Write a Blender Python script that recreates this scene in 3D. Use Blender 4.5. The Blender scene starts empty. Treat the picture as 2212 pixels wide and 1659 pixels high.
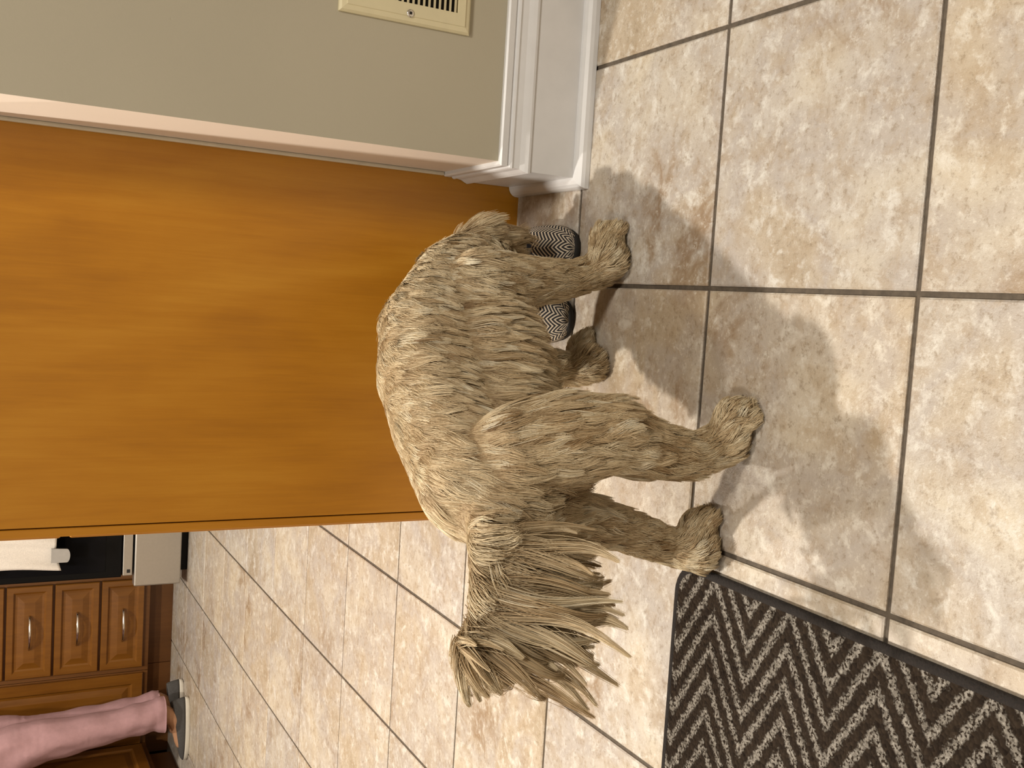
import bpy, bmesh, math, random
import numpy as np
from mathutils import Vector, Matrix

random.seed(7)
rng = np.random.default_rng(11)
SC = bpy.context.scene
COL = SC.collection

# ------------------------------------------------------------------ camera
F_PX = 2211.3
ROWS = np.array([[0.0627, -0.4669, -0.8821], [-0.9949, -0.0997, -0.0180], [-0.0795, 0.8787, -0.4708]])
CAM = np.array([-0.0336, -0.7219, 0.8403])
_u, _s, _v = np.linalg.svd(ROWS)
ROWS = _u @ _v
cam_data = bpy.data.cameras.new('camera')
cam_data.sensor_fit = 'HORIZONTAL'
cam_data.sensor_width = 36.0
cam_data.lens = 36.0 * F_PX / 2212.0
cam_data.clip_start = 0.02
cam = bpy.data.objects.new('camera', cam_data)
COL.objects.link(cam)
mw = Matrix.Identity(4)
for k in range(3):
    mw[k][0] = ROWS[0][k]; mw[k][1] = -ROWS[1][k]; mw[k][2] = -ROWS[2][k]; mw[k][3] = CAM[k]
cam.matrix_world = mw
SC.camera = cam

def at(px, py, Y):
    """point of the pixel's ray at depth coordinate Y"""
    d = ROWS.T @ np.array([(px - 1106) / F_PX, (py - 829.5) / F_PX, 1.0])
    return CAM + d * (Y - CAM[1]) / d[1]

def atz(px, py, z):
    d = ROWS.T @ np.array([(px - 1106) / F_PX, (py - 829.5) / F_PX, 1.0])
    return CAM + d * (z - CAM[2]) / d[2]

# ------------------------------------------------------------------ world, exposure, light
w = bpy.data.worlds.new('world'); SC.world = w
w.use_nodes = True
w.node_tree.nodes['Background'].inputs[0].default_value = (1.0, 0.9, 0.78, 1)
w.node_tree.nodes['Background'].inputs[1].default_value = 0.02
SC.view_settings.view_transform = 'Standard'
SC.view_settings.look = 'None'
SC.view_settings.exposure = 0.0
SC.cycles.use_adaptive_sampling = True
SC.cycles.adaptive_threshold = 0.03
SC.cycles.max_bounces = 5
SC.cycles.diffuse_bounces = 2
SC.cycles.glossy_bounces = 2
SC.cycles.transmission_bounces = 2
SC.cycles.caustics_reflective = False
SC.cycles.caustics_refractive = False
SC.view_settings.gamma = 1.0
SC.view_settings.use_curve_mapping = False
CEIL = 2.44
WARM = (1.0, 0.93, 0.83)
LAMPS = [  # x, y, radius, watts
    (-0.95, 1.03, 0.05, 56),
    (-1.05, 2.45, 0.07, 34),  # unseen fill lamp added to brighten the kitchen floor and cabinets
    (0.75, -0.75, 0.20, 36),  # unseen soft fill lamp, added on the camera side
    (-1.15, -1.00, 0.16, 24),  # second unseen soft fill, added left of the camera
]
for (lx, ly, lr, lw) in LAMPS:
    ld = bpy.data.lights.new('key_fill_lamp', 'AREA')
    ld.shape = 'DISK'; ld.size = lr * 2; ld.energy = lw; ld.color = WARM
    lo = bpy.data.objects.new('key_fill_lamp', ld)
    lo.location = (lx, ly, CEIL - 0.012)
    COL.objects.link(lo)

# ------------------------------------------------------------------ node helpers
def mat(name):
    m = bpy.data.materials.new(name); m.use_nodes = True
    nt = m.node_tree
    b = nt.nodes['Principled BSDF']
    return m, nt, b

def N(nt, kind, **kw):
    n = nt.nodes.new(kind)
    for k, v in kw.items():
        if k.startswith('i_'):
            n.inputs[k[2:].replace('_', ' ')].default_value = v
        else:
            setattr(n, k, v)
    return n

def ramp(nt, fac, stops):
    r = nt.nodes.new('ShaderNodeValToRGB')
    e = r.color_ramp.elements
    while len(e) < len(stops): e.new(0.5)
    for i, (p, c) in enumerate(stops):
        e[i].position = p
        e[i].color = (c[0], c[1], c[2], 1) if not isinstance(c, (int, float)) else (c, c, c, 1)
    nt.links.new(fac, r.inputs[0])
    return r.outputs[0]

def mix(nt, fac, a, b, mode='MIX'):
    n = nt.nodes.new('ShaderNodeMix'); n.data_type = 'RGBA'; n.blend_type = mode
    for sock, v in ((n.inputs[0], fac), (n.inputs[6], a), (n.inputs[7], b)):
        if hasattr(v, 'is_linked') or hasattr(v, 'links'): nt.links.new(v, sock)
        elif isinstance(v, (int, float)): sock.default_value = v
        else: sock.default_value = (v[0], v[1], v[2], 1)
    return n.outputs[2]

def math_(nt, op, a, b=None, c=None):
    n = nt.nodes.new('ShaderNodeMath'); n.operation = op
    for i, v in enumerate((a, b, c)):
        if v is None: continue
        if hasattr(v, 'links'): nt.links.new(v, n.inputs[i])
        else: n.inputs[i].default_value = v
    return n.outputs[0]

def noise(nt, vec, scale, detail=4, rough=0.55, dist=0.0):
    n = nt.nodes.new('ShaderNodeTexNoise')
    n.inputs['Scale'].default_value = scale; n.inputs['Detail'].default_value = detail
    n.inputs['Roughness'].default_value = rough; n.inputs['Distortion'].default_value = dist
    if vec is not None: nt.links.new(vec, n.inputs['Vector'])
    return n.outputs[0]

def mapping(nt, vec, scale=(1, 1, 1), rot=(0, 0, 0), loc=(0, 0, 0)):
    n = nt.nodes.new('ShaderNodeMapping')
    n.inputs['Scale'].default_value = scale; n.inputs['Rotation'].default_value = rot
    n.inputs['Location'].default_value = loc
    nt.links.new(vec, n.inputs['Vector'])
    return n.outputs[0]

def coords(nt, which='Object'):
    return nt.nodes.new('ShaderNodeTexCoord').outputs[which]

def bump(nt, b, h, strength=0.3, dist=0.002):
    n = nt.nodes.new('ShaderNodeBump')
    n.inputs['Strength'].default_value = strength; n.inputs['Distance'].default_value = dist
    nt.links.new(h, n.inputs['Height']); nt.links.new(n.outputs[0], b.inputs['Normal'])

def simple(name, col, rough=0.6, metal=0.0, var=0.06, nscale=40, bstr=0.0, bdist=0.001):
    m, nt, b = mat(name)
    v = coords(nt)
    f = noise(nt, v, nscale, 3)
    lo = [c * (1 - var) for c in col]; hi = [min(1, c * (1 + var)) for c in col]
    nt.links.new(ramp(nt, f, [(0.3, lo), (0.7, hi)]), b.inputs['Base Color'])
    b.inputs['Roughness'].default_value = rough; b.inputs['Metallic'].default_value = metal
    if bstr: bump(nt, b, f, bstr, bdist)
    return m

# ------------------------------------------------------------------ materials
def tile_material():
    m, nt, b = mat('stone_tile')
    oc = coords(nt)
    oi = nt.nodes.new('ShaderNodeObjectInfo')
    off = nt.nodes.new('ShaderNodeVectorMath'); off.operation = 'SCALE'
    off.inputs[0].default_value = (37.0, 53.0, 71.0)
    nt.links.new(oi.outputs['Random'], off.inputs['Scale'])
    add = nt.nodes.new('ShaderNodeVectorMath'); add.operation = 'ADD'
    nt.links.new(oc, add.inputs[0]); nt.links.new(off.outputs[0], add.inputs[1])
    v = add.outputs[0]
    big = noise(nt, v, 4.5, 3, 0.55, 0.6)
    mid = noise(nt, v, 26, 5, 0.72, 0.25)
    fine = noise(nt, v, 95, 4, 0.78, 0.0)
    base = ramp(nt, big, [(0.28, (0.45, 0.36, 0.25)), (0.40, (0.57, 0.48, 0.365)), (0.50, (0.53, 0.47, 0.41)), (0.60, (0.63, 0.56, 0.46)), (0.72, (0.68, 0.59, 0.45))])
    brown = ramp(nt, mid, [(0.47, 0.0), (0.63, 1.0)])
    big2 = noise(nt, mapping(nt, v, loc=(5, 3, 1)), 5.5, 5, 0.62, 0.5)
    # ridged veins along the iso-line of a distorted noise
    rid = math_(nt, 'ABSOLUTE', math_(nt, 'SUBTRACT', big2, 0.5))
    vein = ramp(nt, rid, [(0.0, 1.0), (0.012, 0.75), (0.06, 0.0)])
    halo = ramp(nt, rid, [(0.0, 1.0), (0.10, 0.0)])
    vmask = ramp(nt, noise(nt, mapping(nt, v, loc=(9, 1, 4)), 3.2, 2), [(0.56, 0.0), (0.66, 1.0)])
    c = mix(nt, math_(nt, 'MULTIPLY', brown, 0.48), base, (0.43, 0.315, 0.195))
    c = mix(nt, math_(nt, 'MULTIPLY', math_(nt, 'MULTIPLY', halo, vmask), 0.40), c, (0.40, 0.285, 0.17))
    pale = ramp(nt, noise(nt, mapping(nt, v, loc=(2, 8, 3)), 34, 5, 0.7, 0.3), [(0.52, 0.0), (0.68, 1.0)])
    c = mix(nt, math_(nt, 'MULTIPLY', pale, 0.85), c, (0.80, 0.76, 0.68))
    c = mix(nt, math_(nt, 'MULTIPLY', math_(nt, 'MULTIPLY', vein, vmask), 0.75), c, (0.30, 0.19, 0.10))
    spk = ramp(nt, fine, [(0.34, 1.0), (0.46, 0.0)])
    c = mix(nt, math_(nt, 'MULTIPLY', spk, 0.55), c, (0.30, 0.22, 0.14))
    spk2 = ramp(nt, fine, [(0.56, 0.0), (0.68, 1.0)])
    c = mix(nt, math_(nt, 'MULTIPLY', spk2, 0.6), c, (0.80, 0.75, 0.66))
    tint = ramp(nt, oi.outputs['Random'], [(0.0, (0.95, 0.93, 0.92)), (0.35, (1.0, 0.98, 0.95)), (0.7, (0.93, 0.93, 0.95)), (1.0, (1.02, 0.97, 0.90))])
    c = mix(nt, 1.0, c, tint, 'MULTIPLY')
    c = mix(nt, 1.0, c, (0.91, 0.92, 0.93), 'MULTIPLY')
    nt.links.new(c, b.inputs['Base Color'])
    b.inputs['Roughness'].default_value = 0.42
    b.inputs['Specular IOR Level'].default_value = 0.4
    h = math_(nt, 'ADD', math_(nt, 'MULTIPLY', mid, 0.7), math_(nt, 'MULTIPLY', fine, 0.5))
    bump(nt, b, h, 0.55, 0.004)
    return m

def wood_material(name, dark, midc, light, rough=0.38, axis='Z', scale=1.0, figure=0.5):
    m, nt, b = mat(name)
    v = coords(nt)
    sc = {'Z': (1, 1, 0.06), 'X': (0.06, 1, 1), 'Y': (1, 0.06, 1)}[axis]
    sc2 = {'Z': (1, 1, 0.3), 'X': (0.3, 1, 1), 'Y': (1, 0.3, 1)}[axis]
    g = noise(nt, mapping(nt, v, sc), 90 * scale, 5, 0.6, 0.3)
    fgr = noise(nt, mapping(nt, v, sc), 320 * scale, 3, 0.6)
    blot = noise(nt, mapping(nt, v, sc2), 6 * scale, 4, 0.5, 1.0)
    wv = nt.nodes.new('ShaderNodeTexWave')
    wv.wave_type = 'RINGS'; wv.rings_direction = 'SPHERICAL'
    wv.inputs['Scale'].default_value = 5.0 * scale; wv.inputs['Distortion'].default_value = 7.0
    wv.inputs['Detail'].default_value = 3; wv.inputs['Detail Scale'].default_value = 1.3
    nt.links.new(mapping(nt, v, sc2, loc=(0.7, 0.2, 0.35)), wv.inputs['Vector'])
    f = math_(nt, 'ADD', math_(nt, 'MULTIPLY', g, 0.35), math_(nt, 'MULTIPLY', blot, 0.50))
    f = math_(nt, 'ADD', f, math_(nt, 'MULTIPLY', wv.outputs[1], 0.14 * figure))
    f = math_(nt, 'ADD', f, math_(nt, 'MULTIPLY', fgr, 0.10))
    nt.links.new(ramp(nt, f, [(0.26, dark), (0.50, midc), (0.78, light)]), b.inputs['Base Color'])
    b.inputs['Roughness'].default_value = rough
    b.inputs['Coat Weight'].default_value = 0.15
    b.inputs['Coat Roughness'].default_value = 0.3
    bump(nt, b, g, 0.05, 0.0006)
    return m

def wall_material(name, col):
    m, nt, b = mat(name)
    v = coords(nt)
    big = noise(nt, v, 2.5, 2)
    fine = noise(nt, v, 420, 3, 0.6)
    lo = [c * 0.95 for c in col]; hi = [c * 1.04 for c in col]
    nt.links.new(ramp(nt, big, [(0.3, lo), (0.7, hi)]), b.inputs['Base Color'])
    b.inputs['Roughness'].default_value = 0.65
    vo = nt.nodes.new('ShaderNodeTexVoronoi'); vo.inputs['Scale'].default_value = 14
    nt.links.new(v, vo.inputs['Vector'])
    ding = ramp(nt, vo.outputs['Distance'], [(0.0, 0.0), (0.03, 1.0)])
    h = math_(nt, 'ADD', math_(nt, 'MULTIPLY', fine, 0.25), ding)
    bump(nt, b, h, 0.25, 0.0015)
    return m

def chevron(nt, vec, colw, slope, period):
    s = nt.nodes.new('ShaderNodeSeparateXYZ'); nt.links.new(vec, s.inputs[0])
    tri = math_(nt, 'PINGPONG', s.outputs[1], colw)
    return math_(nt, 'FRACT', math_(nt, 'DIVIDE', math_(nt, 'ADD', s.outputs[0], math_(nt, 'MULTIPLY', tri, slope)), period)), s

def rug_material():
    m, nt, b = mat('rug_loop_pile')
    v = coords(nt)
    wob = nt.nodes.new('ShaderNodeTexNoise'); wob.inputs['Scale'].default_value = 160
    nt.links.new(v, wob.inputs['Vector'])
    va = nt.nodes.new('ShaderNodeVectorMath'); va.operation = 'MULTIPLY_ADD'
    nt.links.new(wob.outputs[1], va.inputs[0]); va.inputs[1].default_value = (0.016, 0.012, 0.0)
    nt.links.new(v, va.inputs[2])
    st, _ = chevron(nt, va.outputs[0], 0.066, 1.6, 0.042)
    band = ramp(nt, math_(nt, 'ABSOLUTE', math_(nt, 'SUBTRACT', st, 0.5)), [(0.13, 1.0), (0.27, 0.0)])
    lo = nt.nodes.new('ShaderNodeTexVoronoi'); lo.inputs['Scale'].default_value = 230
    nt.links.new(v, lo.inputs['Vector'])
    gap = ramp(nt, noise(nt, v, 300, 2), [(0.40, 0.0), (0.52, 1.0)])
    grey = mix(nt, lo.outputs['Color'], (0.15, 0.13, 0.105), (0.36, 0.33, 0.285))
    brown = mix(nt, lo.outputs['Color'], (0.014, 0.009, 0.006), (0.038, 0.026, 0.017))
    c = mix(nt, math_(nt, 'MULTIPLY', band, gap), brown, grey)
    nt.links.new(c, b.inputs['Base Color'])
    b.inputs['Roughness'].default_value = 0.95
    b.inputs['Specular IOR Level'].default_value = 0.15
    hb = math_(nt, 'SUBTRACT', 1.0, lo.outputs['Distance'])
    hb = math_(nt, 'ADD', hb, math_(nt, 'MULTIPLY', band, 0.5))
    bump(nt, b, hb, 0.9, 0.004)
    return m

def herringbone_material():
    m, nt, b = mat('herringbone_fabric')
    v = coords(nt, 'UV')
    s = nt.nodes.new('ShaderNodeSeparateXYZ'); nt.links.new(v, s.inputs[0])
    tri = math_(nt, 'PINGPONG', s.outputs[0], 0.0135)
    st = math_(nt, 'FRACT', math_(nt, 'DIVIDE', math_(nt, 'ADD', s.outputs[1], math_(nt, 'MULTIPLY', tri, 0.75)), 0.0062))
    band = ramp(nt, math_(nt, 'ABSOLUTE', math_(nt, 'SUBTRACT', st, 0.5)), [(0.19, 1.0), (0.25, 0.0)])
    c = mix(nt, band, (0.016, 0.015, 0.018), (0.66, 0.56, 0.43))
    nt.links.new(c, b.inputs['Base Color'])
    b.inputs['Roughness'].default_value = 0.9
    bump(nt, b, noise(nt, v, 900, 2), 0.3, 0.0008)
    return m

M = {}
M['tile'] = tile_material()
M['grout'] = simple('grout', (0.10, 0.078, 0.056), 0.9, var=0.25, nscale=120, bstr=0.4)
M['olive'] = wall_material('olive_wall_paint', (0.49, 0.445, 0.335))
M['cream_wall'] = wall_material('pale_beige_wall_paint', (0.80, 0.69, 0.58))
M['ceiling'] = wall_material('white_ceiling_paint', (0.80, 0.77, 0.72))
M['trim'] = simple('white_gloss_trim_paint', (0.74, 0.735, 0.73), 0.32, var=0.03, nscale=25, bstr=0.06)
M['caulk'] = simple('cream_caulk', (0.66, 0.58, 0.44), 0.5)
M['vent'] = simple('cream_enamel', (0.76, 0.68, 0.44), 0.4, var=0.03)
M['dark'] = simple('painted_shade', (0.012, 0.010, 0.008), 0.8)  # flat dark colour standing for shade in the register's holes
M['screw'] = simple('screw_metal', (0.75, 0.72, 0.66), 0.25, 0.9)
M['panel'] = wood_material('orange_maple_veneer', (0.36, 0.135, 0.005), (0.50, 0.205, 0.010), (0.62, 0.29, 0.024), 0.36)
M['cab'] = wood_material('cherry_cabinet_wood', (0.12, 0.040, 0.004), (0.20, 0.074, 0.008), (0.28, 0.115, 0.016), 0.33)
M['cabdark'] = wood_material('cherry_toe_board', (0.10, 0.036, 0.006), (0.16, 0.06, 0.011), (0.21, 0.085, 0.018), 0.5)
M['counter'] = simple('granite_counter', (0.20, 0.17, 0.14), 0.2, var=0.6, nscale=140)
M['steel'] = simple('brushed_steel', (0.50, 0.47, 0.42), 0.36, 0.85, var=0.03, nscale=90)
M['chrome'] = simple('satin_nickel', (0.78, 0.74, 0.68), 0.18, 1.0, var=0.02)
M['glass'] = simple('black_oven_glass', (0.004, 0.004, 0.005), 0.10, var=0.0)
M['enamel'] = simple('black_enamel', (0.005, 0.005, 0.005), 0.3, var=0.0)
for k_ in ('glass', 'enamel'): M[k_].node_tree.nodes['Principled BSDF'].inputs['Specular IOR Level'].default_value = 0.12
M['towel'] = simple('white_terry_towel', (0.78, 0.72, 0.64), 0.95, var=0.08, nscale=220, bstr=0.5, bdist=0.002)
M['towelgrey'] = simple('grey_towel_loop', (0.40, 0.38, 0.35), 0.9, var=0.06)
M['rug'] = rug_material()
M['binding'] = simple('rug_binding', (0.012, 0.008, 0.006), 0.9, var=0.4, nscale=300, bstr=0.8, bdist=0.002)
M['herring'] = herringbone_material()
M['slip_sole'] = simple('slipper_rubber_sole', (0.015, 0.014, 0.013), 0.8)
M['slip_lining'] = simple('slipper_lining', (0.014, 0.013, 0.016), 0.95)
M['slip_trim'] = simple('slipper_trim_cord', (0.30, 0.25, 0.19), 0.8)
M['blue'] = simple('blue_label', (0.02, 0.10, 0.42), 0.6)
M['whitelabel'] = simple('white_label', (0.8, 0.78, 0.74), 0.6)
M['pink'] = simple('pink_cotton', (0.45, 0.265, 0.275), 0.9, var=0.05, nscale=60, bstr=0.2, bdist=0.003)
M['shoe_grey'] = simple('grey_canvas', (0.075, 0.072, 0.068), 0.9, var=0.15, nscale=200, bstr=0.3)
M['shoe_sole'] = simple('white_rubber', (0.74, 0.70, 0.60), 0.6)
M['skin'] = simple('skin', (0.50, 0.27, 0.15), 0.5)
M['hairm'] = simple('brown_hair', (0.08, 0.045, 0.025), 0.6)
M['dogskin'] = simple('dog_undercoat', (0.40, 0.29, 0.165), 0.9, var=0.2, nscale=60)
M['nose'] = simple('dog_nose', (0.012, 0.010, 0.010), 0.35, var=0.2, nscale=300, bstr=0.5)

# ------------------------------------------------------------------ object helpers
def link(o, parent=None):
    COL.objects.link(o)
    if parent is not None: o.parent = parent
    return o

def mesh_obj(name, verts, faces, m, parent=None, smooth=False, loc=(0, 0, 0), uvs=None):
    me = bpy.data.meshes.new(name)
    me.from_pydata([tuple(v) for v in verts], [], [tuple(f) for f in faces])
    me.materials.append(m)
    if smooth:
        for p in me.polygons: p.use_smooth = True
    if uvs is not None:
        l = me.uv_layers.new(name='UVMap')
        for lp in me.loops: l.data[lp.index].uv = uvs[lp.vertex_index]
    me.update()
    o = bpy.data.objects.new(name, me); o.location = loc
    return link(o, parent)

def bm_obj(name, bm, m, parent=None, smooth=False, loc=(0, 0, 0), recalc=True):
    if recalc: bmesh.ops.recalc_face_normals(bm, faces=bm.faces)
    me = bpy.data.meshes.new(name); bm.to_mesh(me); bm.free()
    me.materials.append(m)
    if smooth:
        for p in me.polygons: p.use_smooth = True
    o = bpy.data.objects.new(name, me); o.location = loc
    return link(o, parent)

def box_bm(x0, x1, y0, y1, z0, z1, bevel=0.0, bm=None, segs=2):
    own = bmesh.new()
    r = bmesh.ops.create_cube(own, size=1)
    for v in own.verts:
        v.co = Vector(((x0 + x1) / 2 + v.co.x * (x1 - x0), (y0 + y1) / 2 + v.co.y * (y1 - y0), (z0 + z1) / 2 + v.co.z * (z1 - z0)))
    if bevel > 0:
        bmesh.ops.bevel(own, geom=list(own.edges), offset=bevel, segments=segs, affect='EDGES', profile=0.5)
    if bm is None: return own
    t = bpy.data.meshes.new('tmp'); own.to_mesh(t); own.free(); bm.from_mesh(t); bpy.data.meshes.remove(t)
    return bm

def box(name, x0, x1, y0, y1, z0, z1, m, parent=None, bevel=0.0, smooth=False):
    return bm_obj(name, box_bm(x0, x1, y0, y1, z0, z1, bevel), m, parent, smooth)

def tube_bm(pts, radii, seg=10, bm=None, cap=True):
    bm = bm or bmesh.new()
    pts = [Vector(p) for p in pts]
    if isinstance(radii, (int, float)): radii = [radii] * len(pts)
    rings = []
    up = Vector((0.31, 0.17, 0.93)).normalized()
    for i, p in enumerate(pts):
        t = (pts[min(i + 1, len(pts) - 1)] - pts[max(i - 1, 0)]).normalized()
        a = t.cross(up)
        if a.length < 0.05: a = t.cross(Vector((1, 0, 0)))
        a.normalize(); b_ = t.cross(a).normalized()
        rings.append([bm.verts.new(p + (a * math.cos(2 * math.pi * k / seg) + b_ * math.sin(2 * math.pi * k / seg)) * radii[i]) for k in range(seg)])
    for i in range(len(rings) - 1):
        for k in range(seg):
            bm.faces.new((rings[i][k], rings[i][(k + 1) % seg], rings[i + 1][(k + 1) % seg], rings[i + 1][k]))
    if cap:
        bm.faces.new(rings[0][::-1]); bm.faces.new(rings[-1])
    return bm

def tag(o, label, cat, group=None, kind=None):
    if label: o['label'] = label
    if cat: o['category'] = cat
    if group: o['group'] = group
    if kind: o['kind'] = kind
    return o

def empty(name, loc=(0, 0, 0)):
    o = bpy.data.objects.new(name, None); o.location = loc; o.empty_display_size = 0.05
    return link(o)

def keep_local(parent, child):
    """parent an object whose vertices are in world coordinates"""
    child.parent = parent
    child.matrix_parent_inverse = Matrix.Translation(-Vector(parent.location))
    return child

def struct(o, label, cat=None):
    o['kind'] = 'structure'; o['label'] = label
    if cat: o['category'] = cat
    return o

_ICO = None
def blob(name, chains, m, voxel=0.006, smooth=8, parent=None, post=None):
    """one continuous surface round chains of (point, radius)"""
    global _ICO
    if _ICO is None:
        bm = bmesh.new(); bmesh.ops.create_icosphere(bm, subdivisions=2, radius=1.0)
        bm.verts.index_update()
        _ICO = (np.array([v.co[:] for v in bm.verts]), np.array([[v.index for v in f.verts] for f in bm.faces]))
        bm.free()
    iv, it = _ICO
    VV, TTs, off = [], [], 0
    for ch in chains:
        for (p, r), (q, s) in zip(ch[:-1], ch[1:]):
            p = np.array(p, float); q = np.array(q, float)
            n = max(2, int(np.linalg.norm(q - p) / (min(r, s) * 0.4)) + 1)
            for k in range(n + 1):
                t = k / n
                VV.append(iv * (r + (s - r) * t) + p + (q - p) * t); TTs.append(it + off); off += len(iv)
    VV = np.concatenate(VV); TTs = np.concatenate(TTs)
    me = bpy.data.meshes.new(name + '_src')
    me.vertices.add(len(VV)); me.vertices.foreach_set('co', VV.reshape(-1).astype(np.float32))
    me.loops.add(TTs.size); me.loops.foreach_set('vertex_index', TTs.reshape(-1).astype(np.int32))
    me.polygons.add(len(TTs)); me.polygons.foreach_set('loop_start', np.arange(0, TTs.size, 3, dtype=np.int32))
    me.update(calc_edges=True)
    tmp = bpy.data.objects.new(name + '_src', me); COL.objects.link(tmp)
    md = tmp.modifiers.new('remesh', 'REMESH'); md.mode = 'VOXEL'; md.voxel_size = voxel
    ms = tmp.modifiers.new('smooth', 'SMOOTH'); ms.factor = 0.5; ms.iterations = smooth
    dg = bpy.context.evaluated_depsgraph_get()
    out = bpy.data.meshes.new_from_object(tmp.evaluated_get(dg))
    bpy.data.objects.remove(tmp); bpy.data.meshes.remove(me)
    out.name = name
    out.materials.clear(); out.materials.append(m)
    if post: post(out)
    for p in out.polygons: p.use_smooth = True
    o = bpy.data.objects.new(name, out)
    return link(o, parent)

# ================================================================== SETTING
PITCH = 0.33
GROUT = 0.0062
WX, WY = 0.175, 0.665            # the olive wall's outer corner
PANEL_Y = 0.866                  # face of the cabinet end panel
PANEL_X = -0.413
BACK_Y, LEFT_X = 4.48, -2.70

floor = mesh_obj('floor', [(LEFT_X - .1, -3.1, -0.0035), (3.0, -3.1, -0.0035), (3.0, BACK_Y + .1, -0.0035), (LEFT_X - .1, BACK_Y + .1, -0.0035)], [(0, 1, 2, 3)], M['grout'])
struct(floor, 'floor of beige stone-look square tiles with dark grout', 'floor')

def tile_mesh():
    h = (PITCH - GROUT) / 2; c = 0.0022
    z0, z1, z2 = -0.010, -0.0016, 0.0
    v = []
    for hh, z in ((h, z0), (h, z1), (h - c, z2)):
        v += [(-hh, -hh, z), (hh, -hh, z), (hh, hh, z), (-hh, hh, z)]
    f = [(8, 9, 10, 11)]
    for a in (0, 4):
        for k in range(4):
            f.append((a + k, a + (k + 1) % 4, a + 4 + (k + 1) % 4, a + 4 + k))
    me = bpy.data.meshes.new('tile'); me.from_pydata(v, [], f); me.materials.append(M['tile'])
    return me
tm = tile_mesh()
for i in range(-9, 4):
    for j in range(-3, 12):
        cx, cy = (i + 0.5) * PITCH, (j + 0.5) * PITCH
        if cx > WX + PITCH * 0.5 and cy > WY + PITCH * 0.5: continue
        if cx > PANEL_X + PITCH * .6 and cy > PANEL_Y + PITCH * .6: continue
        if cx < LEFT_X - PITCH * .5: continue
        if j < -1 and i < -5: continue
        o = bpy.data.objects.new('tile', tm)
        o.location = (cx, cy, 0.0)
        link(o, floor)

# walls
def wall_block():
    x0, x1, y0, y1, z1 = WX, 3.0, WY, BACK_Y, CEIL
    v = [(x0, y0, 0), (x1, y0, 0), (x0, y1, 0), (x0, y0, z1), (x1, y0, z1), (x0, y1, z1), (x1, y1, 0), (x1, y1, z1)]
    f = [(0, 1, 4, 3), (2, 0, 3, 5), (6, 2, 5, 7), (1, 6, 7, 4)]
    o = mesh_obj('wall_right', v, f, M['olive'])
    o.data.materials.append(M['cream_wall'])
    o.data.polygons[1].material_index = 1
    return o
struct(wall_block(), 'olive beige wall whose end turns to a pale return beside the wood panel', 'wall')
struct(box('wall_back', LEFT_X, 3.0, BACK_Y, BACK_Y + .1, 0, CEIL, M['cream_wall']), 'kitchen back wall behind the cabinets', 'wall')
struct(box('wall_left', LEFT_X - .1, LEFT_X, -3.0, BACK_Y + .1, 0, CEIL, M['cream_wall']), 'kitchen side wall behind the dark cabinet run', 'wall')
struct(box('wall_front', LEFT_X, 3.0, -3.1, -3.0, 0, CEIL, M['cream_wall']), 'room wall opposite the wood panel', 'wall')
struct(box('wall_side', 3.0, 3.1, -3.1, BACK_Y + .1, 0, CEIL, M['olive']), 'far olive wall of the room', 'wall')
struct(box('ceiling', LEFT_X - .1, 3.1, -3.1, BACK_Y + .1, CEIL, CEIL + .1, M['ceiling']), 'flat white ceiling over the room', 'ceiling')
# trim rings of the key lamp and the added fill lamps
for n, (lx, ly, lr, lw) in enumerate(LAMPS):
    bm = bmesh.new()
    seg = 32; rings = []
    for rr, zz in ((lr + .003, CEIL - .010), (lr + .010, CEIL - .016), (lr + .026, CEIL - .010), (lr + .030, CEIL)):
        rings.append([bm.verts.new((rr * math.cos(2 * math.pi * k / seg), rr * math.sin(2 * math.pi * k / seg), zz)) for k in range(seg)])
    for a in range(3):
        for k in range(seg):
            bm.faces.new((rings[a][k], rings[a][(k + 1) % seg], rings[a + 1][(k + 1) % seg], rings[a + 1][k]))
    t = bm_obj('trim_%d' % (n + 1), bm, M['trim'], None, True, (lx, ly, 0))
    struct(t, 'white trim ring of one of the ceiling key and added fill lamps', 'trim')

# baseboard with shoe moulding, mitred round the wall's outer corner
def mitred(name, prof, m, parent=None):
    v, f = [], []
    for d, z in prof:
        v += [(3.0, WY - d, z), (WX - d, WY - d, z), (WX - d, PANEL_Y - .002, z)]
    for k in range(len(prof) - 1):
        a, b = 3 * k, 3 * k + 3
        f += [(a, a + 1, b + 1, b), (a + 1, a + 2, b + 2, b + 1)]
    return mesh_obj(name, v, f, m, parent)
bb_prof = [(0, .1445), (.0050, .1445), (.0072, .1420), (.0072, .1330), (.0052, .1310), (.0052, .1300), (.0085, .1285), (.0098, .1255), (.0085, .1230),
           (.0080, .1215), (.0095, .1130), (.0130, .1060), (.0150, .1010), (.0145, .0975), (.0118, .0950), (.0118, .0)]
bb = mitred('baseboard_right', bb_prof, M['trim'])
struct(bb, 'white moulded baseboard wrapping the wall corner', 'baseboard')
shoe_prof = [(.0118, .0205), (.0165, .0200), (.0215, .0175), (.0255, .0130), (.0275, .0075), (.0278, .0004)]
sm_ = mitred('shoe_moulding', shoe_prof, M['trim'], bb)
for p in sm_.data.polygons: p.use_smooth = False
# cream bead of caulk where the wall return meets the panel
cb = box('trim_9', WX - .006, WX, PANEL_Y - .008, PANEL_Y, .1445, .90, M['caulk'], None, .002)
struct(cb, 'thin cream caulk bead between wall return and wood panel', 'trim')

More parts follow.
